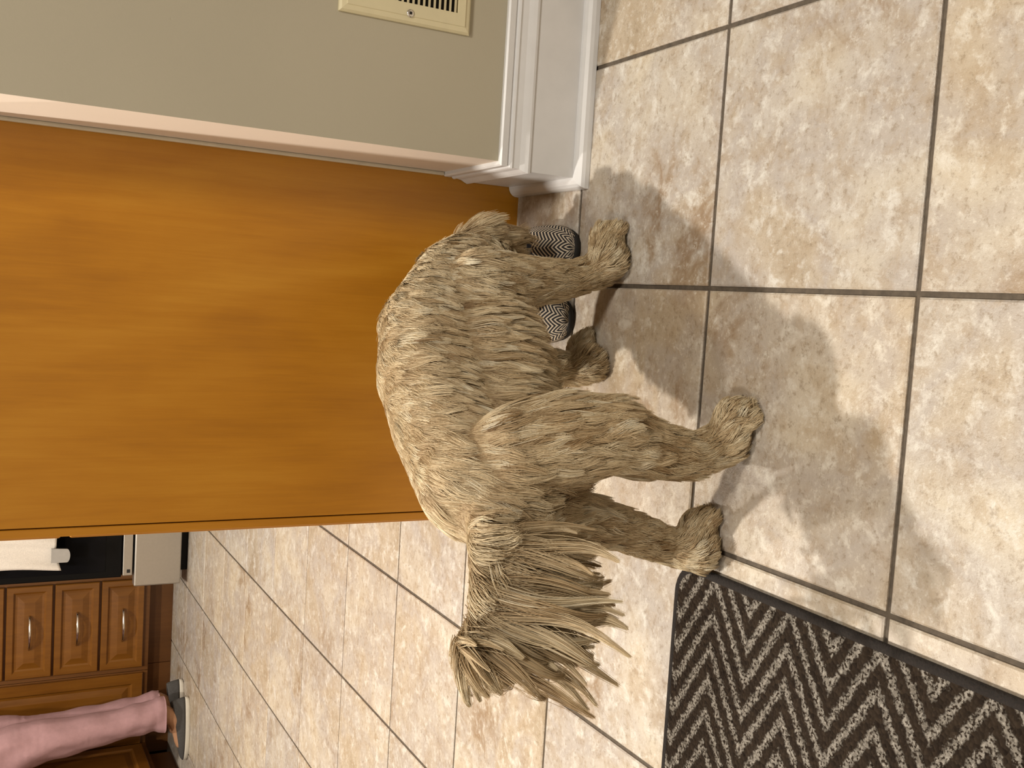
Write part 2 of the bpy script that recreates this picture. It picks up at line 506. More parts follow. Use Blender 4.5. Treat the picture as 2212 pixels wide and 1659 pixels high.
# ================================================================== CABINET WITH END PANEL
cabr = empty('base_cabinet', (-.12, 1.4, 0))
tag(cabr, 'orange maple base cabinet whose flat end panel stands behind the dog', 'cabinet')
keep_local(cabr, box('end_panel', -.3985, WX - .001, PANEL_Y, PANEL_Y + .018, .0, .872, M['panel']))
keep_local(cabr, box('face_frame', PANEL_X, -.4005, PANEL_Y - .001, PANEL_Y + .018, .0, .872, M['panel'], None, .0012))
keep_local(cabr, box('body', -.402, WX - .002, PANEL_Y + .012, 2.45, .0, .870, M['panel']))
for (ya, yb) in ((.90, 1.40), (1.41, 1.91), (1.92, 2.42)):
    keep_local(cabr, box('door', -.424, -.403, ya, yb, .11, .70, M['panel'], None, .003))
    keep_local(cabr, box('drawer', -.424, -.403, ya, yb, .712, .862, M['panel'], None, .003))
ct = box('countertop', -.445, WX - .001, PANEL_Y - .032, 2.46, .8725, .905, M['counter'], None, .004)
tag(ct, 'stone worktop slab lying on the orange maple base cabinet', 'worktop')

# ================================================================== WALL REGISTER
vent = empty('wall_register', (.53, WY, .304))
tag(vent, 'cream metal air register screwed to the olive wall', 'vent')
VX0, VX1, VZ0, VZ1 = .3465, .7165, .206, .402
fy = WY - .009
def frame_bm():
    bm = bmesh.new()
    loops = [(VX0, VX1, VZ0, VZ1, WY), (VX0, VX1, VZ0, VZ1, WY - .004), (VX0 + .003, VX1 - .003, VZ0 + .003, VZ1 - .003, WY - .007),
             (VX0 + .009, VX1 - .009, VZ0 + .009, VZ1 - .009, WY - .0085), (VX0 + .010, VX1 - .010, VZ0 + .010, VZ1 - .010, WY - .0098),
             (VX0 + .027, VX1 - .027, VZ0 + .021, VZ1 - .021, WY - .0098), (VX0 + .028, VX1 - .028, VZ0 + .022, VZ1 - .022, WY - .004)]
    rings = []
    for x0, x1, z0, z1, y in loops:
        rings.append([bm.verts.new(c) for c in ((x0, y, z0), (x1, y, z0), (x1, y, z1), (x0, y, z1))])
    for a in range(len(rings) - 1):
        for k in range(4):
            bm.faces.new((rings[a][k], rings[a][(k + 1) % 4], rings[a + 1][(k + 1) % 4], rings[a + 1][k]))
    return bm
keep_local(vent, bm_obj('face_frame', frame_bm(), M['vent']))
keep_local(vent, box('duct_shade_plate', VX0 + .025, VX1 - .025, WY - .0035, WY - .0015, VZ0 + .02, VZ1 - .02, M['dark']))  # dark plate painted as the shade behind the slats
slat_me = None
nz = 19
for k in range(nz):
    z = VZ0 + .0255 + k * (VZ1 - VZ0 - .051) / (nz - 1)
    v = [(VX0 + .027, WY - .0097, z + .0026), (VX1 - .027, WY - .0097, z + .0026), (VX1 - .027, WY - .0090, z - .0012), (VX0 + .027, WY - .0090, z - .0012),
         (VX0 + .027, WY - .0038, z - .0030), (VX1 - .027, WY - .0038, z - .0030)]
    keep_local(vent, mesh_obj('slat', v, [(0, 1, 2, 3), (3, 2, 5, 4), (0, 4, 5, 1), (0, 3, 4), (1, 5, 2)], M['vent']))
def screw(x, z):
    bm = bmesh.new()
    seg = 20; R = [(.0, -.0002), (.0036, -.0016), (.0050, -.0012), (.0056, .0002)]
    rings = [[bm.verts.new((x + r * math.cos(2 * math.pi * k / seg), WY - .0098 + yy, z + r * math.sin(2 * math.pi * k / seg))) for k in range(seg)] for r, yy in R[1:]]
    bm.faces.new(rings[0])
    for a in range(2):
        for k in range(seg): bm.faces.new((rings[a][k], rings[a][(k + 1) % seg], rings[a + 1][(k + 1) % seg], rings[a + 1][k]))
    o = keep_local(vent, bm_obj('screw', bm, M['screw'], None, True))
    d = bmesh.new(); box_bm(x - .0019, x + .0019, WY - .0119, WY - .0112, z - .0019, z + .0019, 0, d)
    s = bm_obj('drive_shade_plate', d, M['dark']); s.parent = o  # small dark square painted as shade in the screw head
screw(.3598, .3005); screw(VX1 - .0135, .3005)

# ================================================================== RUG
def rug():
    X1, Y1, X0, Y0, R, H = -.3565, .341, -.99, -.62, .042, .009
    r = empty('rug', ((X0 + X1) / 2, (Y0 + Y1) / 2, 0))
    tag(r, 'dark brown loop-pile rug with grey zigzag stripes on the tiles', 'rug')
    def outline(inset, z):
        pts = []
        for cx, cy, a0 in ((X1 - R, Y1 - R, 0), (X0 + R, Y1 - R, 90), (X0 + R, Y0 + R, 180), (X1 - R, Y0 + R, 270)):
            for k in range(9):
                a = math.radians(a0 + 90 * k / 8)
                pts.append((cx + (R - inset) * math.cos(a), cy + (R - inset) * math.sin(a), z))
        return pts
    def loopmesh(name, rings, m, cap):
        n = len(rings[0]); v = [p for rg in rings for p in rg]; f = []
        for a in range(len(rings) - 1):
            for k in range(n): f.append((a * n + k, a * n + (k + 1) % n, (a + 1) * n + (k + 1) % n, (a + 1) * n + k))
        if cap: f.append(tuple(range((len(rings) - 1) * n, len(rings) * n)))
        return keep_local(r, mesh_obj(name, v, f, m, None, not cap))
    loopmesh('pile', [outline(.010, .0005), outline(.010, .0095)], M['rug'], True)
    b = []
    for k in range(9):
        a = math.radians(-40 + 260 * k / 8)
        b.append(outline(.0065 - .0065 * math.cos(a), .0052 + .0052 * math.sin(a)))
    loopmesh('binding', b, M['binding'], False)
rug()

# ================================================================== KITCHEN CABINETS
FY = 3.87
def raised(name, w, h, m, dirn, rail=.055, t=.019):
    """raised-panel front centred on origin, its face towards -Y (dirn 0) or +X (dirn 1)"""
    bm = bmesh.new()
    L = [(0, 0), (0, t - .003), (.003, t), (rail - .012, t), (rail - .004, t - .007), (rail + .004, t - .008), (rail + .030, t - .001), (rail + .034, t - .001)]
    rings = []
    for ins, d in L:
        x, z = w / 2 - ins, h / 2 - ins
        c = [(-x, -d, -z), (x, -d, -z), (x, -d, z), (-x, -d, z)]
        if dirn: c = [(d, p[0], p[2]) for p in ((-x, 0, -z), (x, 0, -z), (x, 0, z), (-x, 0, z))]
        rings.append([bm.verts.new(p) for p in c])
    for a in range(len(rings) - 1):
        for k in range(4): bm.faces.new((rings[a][k], rings[a][(k + 1) % 4], rings[a + 1][(k + 1) % 4], rings[a + 1][k]))
    bm.faces.new(rings[-1]); bm.faces.new(rings[0][::-1])
    return bm_obj(name, bm, m)

def arc_handle(x, y, z):
    pts = []
    for k in range(15):
        t = -1 + 2 * k / 14
        pts.append((x + .072 * t, y - .004 - .024 * (1 - t * t), z))
    rad = [.0035 + .0028 * (1 - abs(-1 + 2 * k / 14)) for k in range(15)]
    return bm_obj('handle', tube_bm(pts, rad, 8), M['chrome'], None, True)

dc = empty('drawer_cabinet', (-1.53, 4.16, 0))
tag(dc, 'brown cabinet with a stack of raised-panel drawers beside the range', 'cabinet')
keep_local(dc, box('body', -1.745, -1.312, FY, BACK_Y - .002, .11, .868, M['cabdark']))
keep_local(dc, box('toe_board', -1.745, -1.312, FY + .075, FY + .09, .0, .11, M['cabdark']))
for z0, z1 in ((.136, .309), (.319, .492), (.502, .675), (.685, .858)):
    d = raised('drawer', .392, z1 - z0, M['cab'], 0, .036)
    d.location = (-1.5275, FY, (z0 + z1) / 2)
    keep_local(dc, d)
    hd = arc_handle(0, -.019, 0); hd.parent = d

db = empty('corner_cabinet', (-1.92, 4.16, 0))
tag(db, 'brown corner cabinet with one raised-panel door behind the pink trousers', 'cabinet')
keep_local(db, box('body', -2.16, -1.7475, FY, BACK_Y - .002, .11, .868, M['cabdark']))
keep_local(db, box('toe_board', -2.16, -1.7475, FY + .075, FY + .09, .0, .11, M['cabdark']))
d = raised('door', .320, .726, M['cab'], 0, .055); d.location = (-1.9125, FY, .495); keep_local(db, d)

LX = -2.075
dl = empty('side_cabinet', (-2.40, 3.2, 0))
tag(dl, 'dark brown side cabinet run with doors facing the range, left of the person', 'cabinet')
keep_local(dl, box('body', LEFT_X + .002, LX, 2.60, FY - .004, .11, .868, M['cabdark']))
keep_local(dl, box('toe_board', LX - .075, LX - .06, 2.60, FY - .004, .0, .11, M['cabdark']))
for yc in (3.62, 3.21, 2.80):
    d = raised('door', .395, .726, M['cab'], 1, .055); d.location = (LX, yc, .495); keep_local(dl, d)

wt = bpy.data.meshes.new('kitchen_worktop')
bm = box_bm(-2.2, -1.308, FY - .025, BACK_Y - .002, .8695, .905)
box_bm(LEFT_X + .002, LX + .025, 2.58, BACK_Y - .002, .8695, .905, 0, bm)
o = bm_obj('kitchen_worktop', bm, M['counter'])
tag(o, 'dark stone worktop over the brown drawers and corner cabinets', 'worktop')

# ================================================================== RANGE
SY = 3.60
rg = empty('kitchen_range', (-.92, 4.0, 0))
tag(rg, 'black glass kitchen range with a stainless bottom drawer', 'oven')
RX0, RX1 = -1.290, -.530
keep_local(rg, box('body', RX0 + .045, RX1 - .045, SY + .045, BACK_Y - .01, .0, .905, M['enamel'], None, .004))
keep_local(rg, box('storage_drawer', RX0, RX1, SY, SY + .05, .034, .219, M['steel'], None, .006))['label'] = 'brushed steel drawer front'
keep_local(rg, box('door', RX0 + .044, RX1 - .044, SY - .002, SY + .044, .268, .80, M['enamel'], None, .005))
keep_local(rg, box('window', RX0 + .07, RX1 - .07, SY - .004, SY - .0015, .33, .74, M['glass'], None, .001))
tr = keep_local(rg, box('door_trim', RX0 + .048, RX1 - .048, SY + .001, SY + .04, .226, .2635, M['steel'], None, .003))
e1 = box('badge', RX0 + .060, RX0 + .074, SY - .0006, SY + .002, .2345, .2475, M['slip_sole']); e1.parent = tr
keep_local(rg, box('control_panel', RX0 + .044, RX1 - .044, SY - .01, SY + .044, .812, .905, M['steel'], None, .005))
hb = tube_bm([(RX0 + .09, SY - .05, .775), (RX1 - .09, SY - .05, .775)], .011, 12)
hnd = keep_local(rg, bm_obj('handle', hb, M['steel'], None, True))
for hx in (RX0 + .10, RX1 - .10):
    b_ = box('bracket', hx - .012, hx + .012, SY - .05, SY - .001, .766, .784, M['steel'], None, .003)
    b_.parent = hnd

def towel():
    t = empty('kitchen_towel', (-1.08, SY - .05, .6))
    tag(t, 'white towel hanging over the handle of the black range', 'towel')
    nx, nz_ = 28, 30
    v, f = [], []
    x0, x1 = -1.170, -.86
    for side in (0, 1):
        base = len(v)
        for j in range(nz_ + 1):
            s = j / nz_
            for i in range(nx + 1):
                u = i / nx
                z = .787 - s * (.787 - (.50 + .02 * math.sin(u * 5)))
                x = x0 + (x1 - x0) * u + .010 * math.sin(s * 3.5 + 1) * s
                amp = .006 * (0.3 + s)
                y = SY - .080 - amp * math.sin(u * 17 + s * 2.2) - .004 * math.sin(u * 41)
                if side: y += .008
                v.append((x, y, z))
        for j in range(nz_):
            for i in range(nx):
                a = base + j * (nx + 1) + i
                q = (a, a + 1, a + nx + 2, a + nx + 1)
                f.append(q if not side else q[::-1])
    n1 = (nx + 1) * (nz_ + 1)
    def rim(a, b): f.append((a, b, b + n1, a + n1))
    for i in range(nx): rim(i + 1, i); rim(nz_ * (nx + 1) + i, nz_ * (nx + 1) + i + 1)
    for j in range(nz_): rim(j * (nx + 1), (j + 1) * (nx + 1)); rim((j + 1) * (nx + 1) + nx, j * (nx + 1) + nx)
    keep_local(t, mesh_obj('cloth', v, f, M['towel'], None, True))
    # rounded grey hanging tab at the hem
    bm = bmesh.new(); pts = []
    for k in range(13):
        a = math.pi + math.pi * k / 12
        pts.append((.022 * math.cos(a), .022 * math.sin(a)))
    pts = [(.030, .055), (-.026, .055)] + [(p[0] * 1.2, p[1] * .55) for p in pts]
    a = [bm.verts.new((-1.118 + p[0], SY - .102, .483 + p[1])) for p in pts]
    b = [bm.verts.new((-1.118 + p[0], SY - .094, .483 + p[1])) for p in pts]
    bm.faces.new(a); bm.faces.new(b[::-1])
    for k in range(len(pts)): bm.faces.new((a[k], a[(k + 1) % len(pts)], b[(k + 1) % len(pts)], b[k]))
    keep_local(t, bm_obj('tab', bm, M['towelgrey']))['label'] = 'rounded grey tab'
    return t
towel()

# ================================================================== PERSON
def person():
    p = empty('person', (-1.83, 3.53, 0))
    tag(p, 'person in pink trousers and grey slip-on shoes standing at the brown cabinets', 'person')
    nx, ny = -1.805, 3.50     # near leg
    fx, fy_ = -1.805, 3.64    # far leg
    # body: one surface, ankles to head (it shows only at the ankles)
    hipn, hipf = (-1.90, 3.51, .86), (-1.89, 3.65, .86)
    pel = (-1.895, 3.585, .93)
    chains = [
        [((nx - .03, ny, .045), .035), ((nx + .005, ny, .10), .036), ((nx - .012, ny, .28), .046), ((nx - .03, ny, .47), .052), (hipn, .078), (pel, .11)],
        [((nx - .03, ny, .045), .034), ((nx - .13, ny - .005, .028), .026)],
        [((fx - .03, fy_, .045), .035), ((fx + .005, fy_, .10), .036), ((fx - .03, fy_, .28), .044), ((fx - .06, fy_, .47), .052), (hipf, .078), (pel, .11)],
        [((fx - .03, fy_, .045), .034), ((fx - .13, fy_ + .005, .028), .026)],
        [(pel, .12), ((-1.86, 3.585, 1.15), .115), ((-1.875, 3.585, 1.32), .12), ((-1.88, 3.585, 1.40), .07), ((-1.90, 3.585, 1.48), .05), ((-1.925, 3.585, 1.56), .075), ((-1.925, 3.585, 1.63), .085)],
        [((-1.875, 3.44, 1.36), .05), ((-1.87, 3.40, 1.12), .04), ((-2.02, 3.43, .99), .032), ((-2.09, 3.45, .97), .024)],
        [((-1.875, 3.73, 1.36), .05), ((-1.87, 3.77, 1.12), .04), ((-2.02, 3.74, .99), .032), ((-2.09, 3.72, .97), .024)],
        [((-1.875, 3.44, 1.36), .06), ((-1.875, 3.73, 1.36), .06)],
    ]
    b = blob('body', chains, M['skin'], .011, 4); keep_local(p, b)
    # trousers with folds
    def folds(me):
        n_ = len(me.vertices)
        V = np.empty(n_ * 3); me.vertices.foreach_get('co', V); V = V.reshape(-1, 3)
        Q = np.empty(n_ * 3); me.vertices.foreach_get('normal', Q); Q = Q.reshape(-1, 3)
        x, y, z = V.T
        low = np.clip((.30 - z) / .2, 0, 1)
        a = .0040 * np.sin(z * 20 + x * 55 + 2.0 * np.sin(z * 9)) + .0022 * np.sin(z * 37 - x * 70 + 1.3 + y * 20) + .0030 * low * np.sin(z * 75 + x * 30)
        a = a + .006 * np.clip((.135 - z) / .01, 0, 1)
        V = V + Q * a[:, None]
        V[:, 2] = np.maximum(V[:, 2], .098)
        me.vertices.foreach_set('co', V.reshape(-1)); me.update()
    tch = [
        [((-1.803, ny, .085), .066), ((-1.806, ny, .16), .067), ((-1.830, ny, .32), .068), ((-1.850, ny, .55), .086), ((-1.882, ny, .70), .100), (hipn, .115), (pel, .13)],
        [((-1.812, fy_, .085), .050), ((-1.848, fy_, .32), .060), ((-1.880, fy_, .52), .078), ((-1.880, fy_, .70), .092), (hipf, .11), (pel, .13)],
        [(pel, .135), ((-1.85, 3.585, 1.02), .128)],
    ]
    t = blob('trousers', tch, M['pink'], .009, 6, None, folds); keep_local(p, t)
    t['label'] = 'pink cotton trousers'
    sw = blob('sweater', [[((-1.85, 3.585, 1.02), .135), ((-1.86, 3.585, 1.15), .13), ((-1.875, 3.585, 1.33), .13)],
                          [((-1.875, 3.44, 1.36), .068), ((-1.87, 3.40, 1.12), .055), ((-1.99, 3.425, 1.005), .045)],
                          [((-1.875, 3.73, 1.36), .068), ((-1.87, 3.77, 1.12), .055), ((-1.99, 3.745, 1.005), .045)],
                          [((-1.875, 3.44, 1.36), .072), ((-1.875, 3.73, 1.36), .072)]], M['pink'], .012, 5)
    keep_local(p, sw)
    hr = blob('hair', [[((-1.905, 3.585, 1.66), .092), ((-1.885, 3.585, 1.58), .080), ((-1.87, 3.585, 1.46), .06)]], M['hairm'], .012, 4); keep_local(p, hr)
    # shoes
    for sx, sy in ((-1.742, ny), (-1.718, fy_)):
        def outline(s):
            a = 2 * math.pi * s
            c, sn = math.cos(a), math.sin(a)
            L = .134 if True else 0
            x = c * L
            wdt = .044 * (1.0 - .18 * c) if c > 0 else .044 * (1.0 + .06 * c * -1)
            y = sn * wdt * (abs(sn) ** -.12 if abs(sn) > 1e-3 else 1)
            return x, y
        cx = sx - .134
        n = 40
        def ringm(name, levels, m, hole):
            v, f = [], []
            for (sc, z, cut) in levels:
                for k in range(n):
                    x, y = outline(k / n)
                    v.append((cx + x * sc, sy + y * sc, z + cut * max(0, -x / .134)))
            for a in range(len(levels) - 1):
                for k in range(n): f.append((a * n + k, a * n + (k + 1) % n, (a + 1) * n + (k + 1) % n, (a + 1) * n + k))
            if not hole: f.append(tuple(range((len(levels) - 1) * n, len(levels) * n)))
            return keep_local(p, mesh_obj(name, v, f, m, None, True))
        so = ringm('shoe_sole', [(.97, .001, 0), (1.0, .006, 0), (1.0, .017, 0), (.95, .022, 0)], M['shoe_sole'], False)
        # upper: low vamp at the toe, collar round the ankle
        v, f = [], []
        for lv in range(9):
            t = lv / 8
            for k in range(n):
                x, y = outline(k / n)
                toe = max(0.0, (-x / .134 + .15) / 1.15)
                heel = max(0.0, x / .134)
                top = .052 + .016 * heel - .012 * toe
                z = .018 + (top - .018) * math.sin(t * math.pi / 2)
                sc = 1 - .10 * t - (.62 * toe + .12) * (t ** 2.2)
                v.append((cx + x * (sc if x < 0 else 1 - .10 * t), sy + y * (1 - .05 * t - .38 * t ** 2.4), z))
        for a in range(8):
            for k in range(n): f.append((a * n + k, a * n + (k + 1) % n, (a + 1) * n + (k + 1) % n, (a + 1) * n + k))
        up = keep_local(p, mesh_obj('shoe_upper', v, f, M['shoe_grey'], None, True))
        up.modifiers.new('thick', 'SOLIDIFY').thickness = .003
    return p
person()

# ================================================================== SLIPPERS BY THE PANEL
def slipper(cx, y_toe, length, width, rot, label, tagged):
    r = empty('slipper', (cx, y_toe + length / 2, 0)); r.rotation_euler = (0, 0, rot)
    tag(r, label, 'slipper', 'pair of herringbone slippers by the panel')
    n = 48
    def out(k, grow=0.0):
        a = 2 * math.pi * k / n
        c, s = math.cos(a), math.sin(a)          # -c towards the toe (-Y)
        y = -c * (length / 2 + grow)
        wd = width / 2 * (1.03 if c > 0 else .86 + .0 * c)
        wd = width / 2 * (0.93 + .09 * c)
        x = (abs(s) ** .78) * (1 if s >= 0 else -1) * (wd + grow)
        return x, y
    def strip(name, levels, m, cap, smooth=True):
        v, f = [], []
        for fn in levels:
            for k in range(n): v.append(fn(k))
        for a in range(len(levels) - 1):
            for k in range(n): f.append((a * n + k, a * n + (k + 1) % n, (a + 1) * n + (k + 1) % n, (a + 1) * n + k))
        if cap: f.append(tuple(range((len(levels) - 1) * n, len(levels) * n)))
        return v, f
    lv = [lambda k, g=g, z=z: (*out(k, g), z) for g, z in ((-.003, .0005), (0, .003), (0, .010), (-.003, .012))]
    v, f = strip('sole', lv, M['slip_sole'], True)
    mesh_obj('sole', v, f, M['slip_sole'], r, True)
    # upper: vamp closed over the front, open collar behind it
    nu, nv = 40, 22
    v, f, uv = [], [], []
    for i in range(nu + 1):
        t = i / nu                               # 0 toe ... 1 heel
        y = -length / 2 + length * (0.004 + .99 * t)
        q = min(1.0, abs(2 * t - 1))
        hw = (width / 2) * (0.93 - .09 * (2 * t - 1)) * (1 - q ** 2.6) ** .42 + .0005
        vamp = t < .50
        crown = .054 * min(1.0, (t / .42)) ** .55 if t < .6 else .054
        for j in range(nv + 1):
            s = j / nv * 2 - 1
            if t < .47: half = 1.0
            else: half = 1.0
            a = s * math.pi / 2
            x = hw * math.sin(a) * (1.0 + .05 * math.cos(a))
            z = .009 + crown * math.cos(a) ** .75
            v.append((x, y, z)); uv.append((s * (width * .72), y))
    for i in range(nu):
        t = (i + .5) / nu
        for j in range(nv):
            s = (j + .5) / nv * 2 - 1
            # collar opening: an oval behind the vamp
            if ((t - .585) / .285) ** 2 + (s / .52) ** 2 < 1.0: continue
            a = i * (nv + 1) + j
            f.append((a, a + 1, a + nv + 2, a + nv + 1))
    up = mesh_obj('upper', v, f, M['herring'], r, True, uvs=uv)
    sd = up.modifiers.new('thick', 'SOLIDIFY'); sd.thickness = .003; sd.offset = -1
    # lining in the opening
    v2, f2 = [], []
    for (vx, vy, vz) in v: v2.append((vx * .93, vy * .97, .009 + (vz - .009) * .86))
    for i in range(nu):
        t = (i + .5) / nu
        for j in range(nv):
            s = (j + .5) / nv * 2 - 1
            if ((t - .585) / .285) ** 2 + (s / .52) ** 2 < 1.0: continue
            a = i * (nv + 1) + j
            f2.append((a, a + nv + 1, a + nv + 2, a + 1))
    mesh_obj('lining', v2, f2, M['slip_lining'], r, True)
    # insole
    lv = [lambda k, g=g, z=z: (*out(k, g), z) for g, z in ((-.006, .0121), (-.008, .016))]
    vi, fi = strip('insole', lv, M['slip_lining'], True)
    mesh_obj('insole', vi, fi, M['slip_lining'], r)
    # collar cord
    pts = []
    for k in range(41):
        a = 2 * math.pi * k / 40
        t = .585 + .285 * math.cos(a); s = .52 * math.sin(a)
        i = t * nu
        y = -length / 2 + length * (0.004 + .99 * t); q = min(1.0, abs(2 * t - 1))
        hw = (width / 2) * (0.93 - .09 * (2 * t - 1)) * (1 - q ** 2.6) ** .42
        an = s * math.pi / 2
        pts.append((hw * math.sin(an) * 1.03, y, .010 + .054 * math.cos(an) ** .75))
    bm_obj('collar_trim', tube_bm(pts, .0019, 8, cap=False), M['slip_trim'], r, True)
    if tagged:
        bx = box('size_label', -.030, -.008, -.014, .002, .0165, .0185, M['blue'], r, .001)
        bx['label'] = 'blue size label'
        bx = box('care_label', -.036, -.028, .004, .020, .0165, .0185, M['whitelabel'], r, .001)
        bx['label'] = 'white care label'
    return r
slipper(.050, .646, .212, .086, math.radians(4), 'herringbone slipper under the dog\'s muzzle, nearest the wall corner', False)
slipper(-.052, .650, .210, .088, math.radians(-3), 'herringbone slipper showing between the dog\'s front legs, farther from the wall corner', True)

# ================================================================== DOG
A3 = lambda p: tuple(float(c) for c in p)
neck = (-.015, .603, .232); skull = (.018, .652, .172); muz0 = (.036, .678, .130); muz1 = (.048, .700, .100)
hip = (-.238, .303, .336); sho = (-.078, .553, .288)
# right hind leg
rr = [((-.212, .280, .300), .062), (A3(at(1190, 960, .262)), .056), (A3(at(1290, 940, .245)), .045), (A3(at(1395, 970, .243)), .034), (A3(at(1480, 985, .243)), .027), (A3(atz(1550, 965, .032)), .025)]
rr_paw = [(A3(atz(1565, 955, .028)), .026), (A3(atz(1580, 905, .024)), .022)]
rl = [((-.262, .290, .285), .052), (A3(at(1215, 1112, .288)), .034), (A3(at(1330, 1140, .295)), .026), (A3(at(1440, 1180, .300)), .022), (A3(atz(1505, 1195, .028)), .024)]
rl_paw = [(A3(atz(1505, 1190, .028)), .025), (A3(atz(1500, 1140, .024)), .021)]
fr = [((-.020, .545, .225), .055), (A3(at(1130, 610, .540)), .035), (A3(at(1220, 603, .545)), .025), (A3(at(1285, 588, .548)), .023), (A3(atz(1310, 560, .030)), .026)]
fr_paw = [(A3(atz(1310, 560, .028)), .027), (A3(atz(1307, 515, .024)), .023)]
fl = [((-.110, .580, .225), .050), ((-.125, .590, .120), .030), ((-.128, .588, .045), .024), (A3(atz(1268, 790, .026)), .025)]
fl_paw = [(A3(atz(1268, 785, .026)), .025), (A3(atz(1250, 755, .022)), .020)]
tail = [((-.268, .245, .345), .022), (A3(at(1040, 1175, .200)), .015), (A3(at(1035, 1250, .190)), .011), (A3(at(1025, 1325, .178)), .008), (A3(at(998, 1392, .168)), .006)]
torso = [((-.262, .262, .318), .050), (hip, .063), ((-.185, .394, .335), .062), ((-.128, .482, .316), .070), (sho, .070), (neck, .064), (skull, .055)]
belly = [((-.232, .297, .275), .060), ((-.178, .390, .262), .062), ((-.118, .480, .240), .078), ((-.065, .550, .220), .070)]
face = [(skull, .053), (muz0, .030), (muz1, .021)]
dog_chains = [torso, belly, face, rr, rr_paw, rl, rl_paw, fr, fr_paw, fl, fl_paw, tail]
toe_chains, claws = [], []
for pw in (rr_paw, rl_paw, fr_paw, fl_paw):
    p0, p1 = np.array(pw[0][0]), np.array(pw[1][0])
    dv = p1 - p0; dv[2] = 0; dv /= np.linalg.norm(dv); lv_ = np.array([-dv[1], dv[0], 0])
    for k, off_ in enumerate((-.021, -.0075, .0075, .021)):
        fwd = .012 if k in (1, 2) else .004
        q = p1 + lv_ * off_ + dv * fwd; q[2] = .013
        toe_chains.append([(tuple(p1 + lv_ * off_ * .5 + np.array([0, 0, -.004])), .014), (tuple(q), .0115)])
        claws.append((q + dv * .012 + np.array([0, 0, -.002]), dv))
dog_chains += toe_chains
dog = empty('dog', (-.15, .40, 0))
tag(dog, 'shaggy tan dog standing with its nose down in a slipper', 'dog')
def no_sink(me):
    for v in me.vertices:
        if v.co.z < .003: v.co.z = .003
dbody = blob('body', dog_chains, M['dogskin'], .006, 6, None, no_sink); keep_local(dog, dbody)

# ear flap (right ear hangs beside the skull), left ear mirrored on the far side
def ear(side):
    base = Vector(skull) + Vector((.026, -.016, .034)) if side > 0 else Vector(skull) + Vector((-.045, .030, .032))
    d = Vector((.016, .004, -.075)) if side > 0 else Vector((-.03, .03, -.08))
    ch = [[(tuple(base), .016), (tuple(base + d * .35 + Vector((.012 * side, -.004, .006))), .021), (tuple(base + d * .75), .020), (tuple(base + d), .010)]]
    o = blob('ear', ch, M['dogskin'], .005, 4); return keep_local(dog, o)
ear_r = ear(1); ear_l = ear(-1)
bm = bmesh.new(); bmesh.ops.create_icosphere(bm, subdivisions=2, radius=.012, matrix=Matrix.Translation(Vector(muz1) + Vector((-.001, .012, -.020))))
keep_local(dog, bm_obj('nose', bm, M['nose'], None, True))
for sx in (1, -1):
    bm = bmesh.new(); bmesh.ops.create_icosphere(bm, subdivisions=2, radius=.009, matrix=Matrix.Translation(Vector(muz0) + Vector((.026 * sx, .022 - .006 * sx, .026))))
    keep_local(dog, bm_obj('eye', bm, M['nose'], None, True))

for q, dv in claws:
    q = np.array(q)
    bm = tube_bm([tuple(q - dv * .007), tuple(q - dv * .001 + np.array([0, 0, -.001])), tuple(q + dv * .004 + np.array([0, 0, -.005]))], [.0024, .0021, .0009], 8)
    keep_local(dog, bm_obj('claw', bm, M['nose'], None, True))

# ---- coat
def fur_material():
    m = bpy.data.materials.new('dog_coat'); m.use_nodes = True
    nt = m.node_tree; nt.nodes.clear()
    out = nt.nodes.new('ShaderNodeOutputMaterial')
    h = nt.nodes.new('ShaderNodeBsdfPrincipled')
    a = nt.nodes.new('ShaderNodeAttribute'); a.attribute_name = 'tint'
    c = ramp(nt, a.outputs['Fac'], [(0.0, (0.33, 0.21, 0.095)), (0.30, (0.60, 0.445, 0.255)), (0.65, (0.80, 0.66, 0.43)), (1.0, (0.93, 0.85, 0.66))])
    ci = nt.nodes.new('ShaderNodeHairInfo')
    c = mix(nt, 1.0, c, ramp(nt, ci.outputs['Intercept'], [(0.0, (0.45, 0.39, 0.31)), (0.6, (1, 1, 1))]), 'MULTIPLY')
    nt.links.new(c, h.inputs['Base Color'])
    h.inputs['Roughness'].default_value = 0.55
    h.inputs['Specular IOR Level'].default_value = 0.5
    nt.links.new(h.outputs[0], out.inputs[0])
    return m
M['fur'] = fur_material()

def nrm(v): return v / np.maximum(np.linalg.norm(v, axis=-1, keepdims=True), 1e-9)

# comb field: sample points along every chain with flow direction, hair length, density, lift
FX = []
def comb(chain, length, gravity, dens, lift, flow=None, tintb=0.0):
    for (p, r), (q, s) in zip(chain[:-1], chain[1:]):
        p = np.array(p, float); q = np.array(q, float)
        for t in (0.0, .25, .5, .75):
            d = nrm(q - p) if flow is None else np.array(flow, float)
            FX.append((*(p + (q - p) * t), r + (s - r) * t, *d, length, gravity, dens, lift, tintb))
back_flow = nrm(np.array(hip) - np.array(sho))
comb(torso[:5], .034, .5, 1.0, .13, back_flow * .75 + np.array([.10, -.10, -.55]))
comb(belly, .044, .6, .9, .13, back_flow * .30 + np.array([.10, -.10, -.95]))
comb(torso[4:], .026, .4, 1.1, .20, back_flow + np.array([0, 0, -.3]))
comb(face, .015, .3, 1.3, .30, (-.2, -.6, .5))
comb(rr[:3], .044, .5, 1.0, .16); comb(rr[2:5], .030, .4, 1.2, .22); comb(rr[4:], .019, .25, 1.4, .26)
comb(rl[:3], .032, .5, 1.0, .18); comb(rl[2:4], .024, .4, 1.2, .22); comb(rl[3:], .018, .25, 1.4, .26)
comb(fr[:3], .028, .4, 1.1, .26); comb(fr[2:], .021, .3, 1.4, .34); comb(fl, .024, .4, 1.0, .3)
for ch in (rr_paw, rl_paw, fr_paw, fl_paw): comb(ch, .016, .25, 1.6, .36)
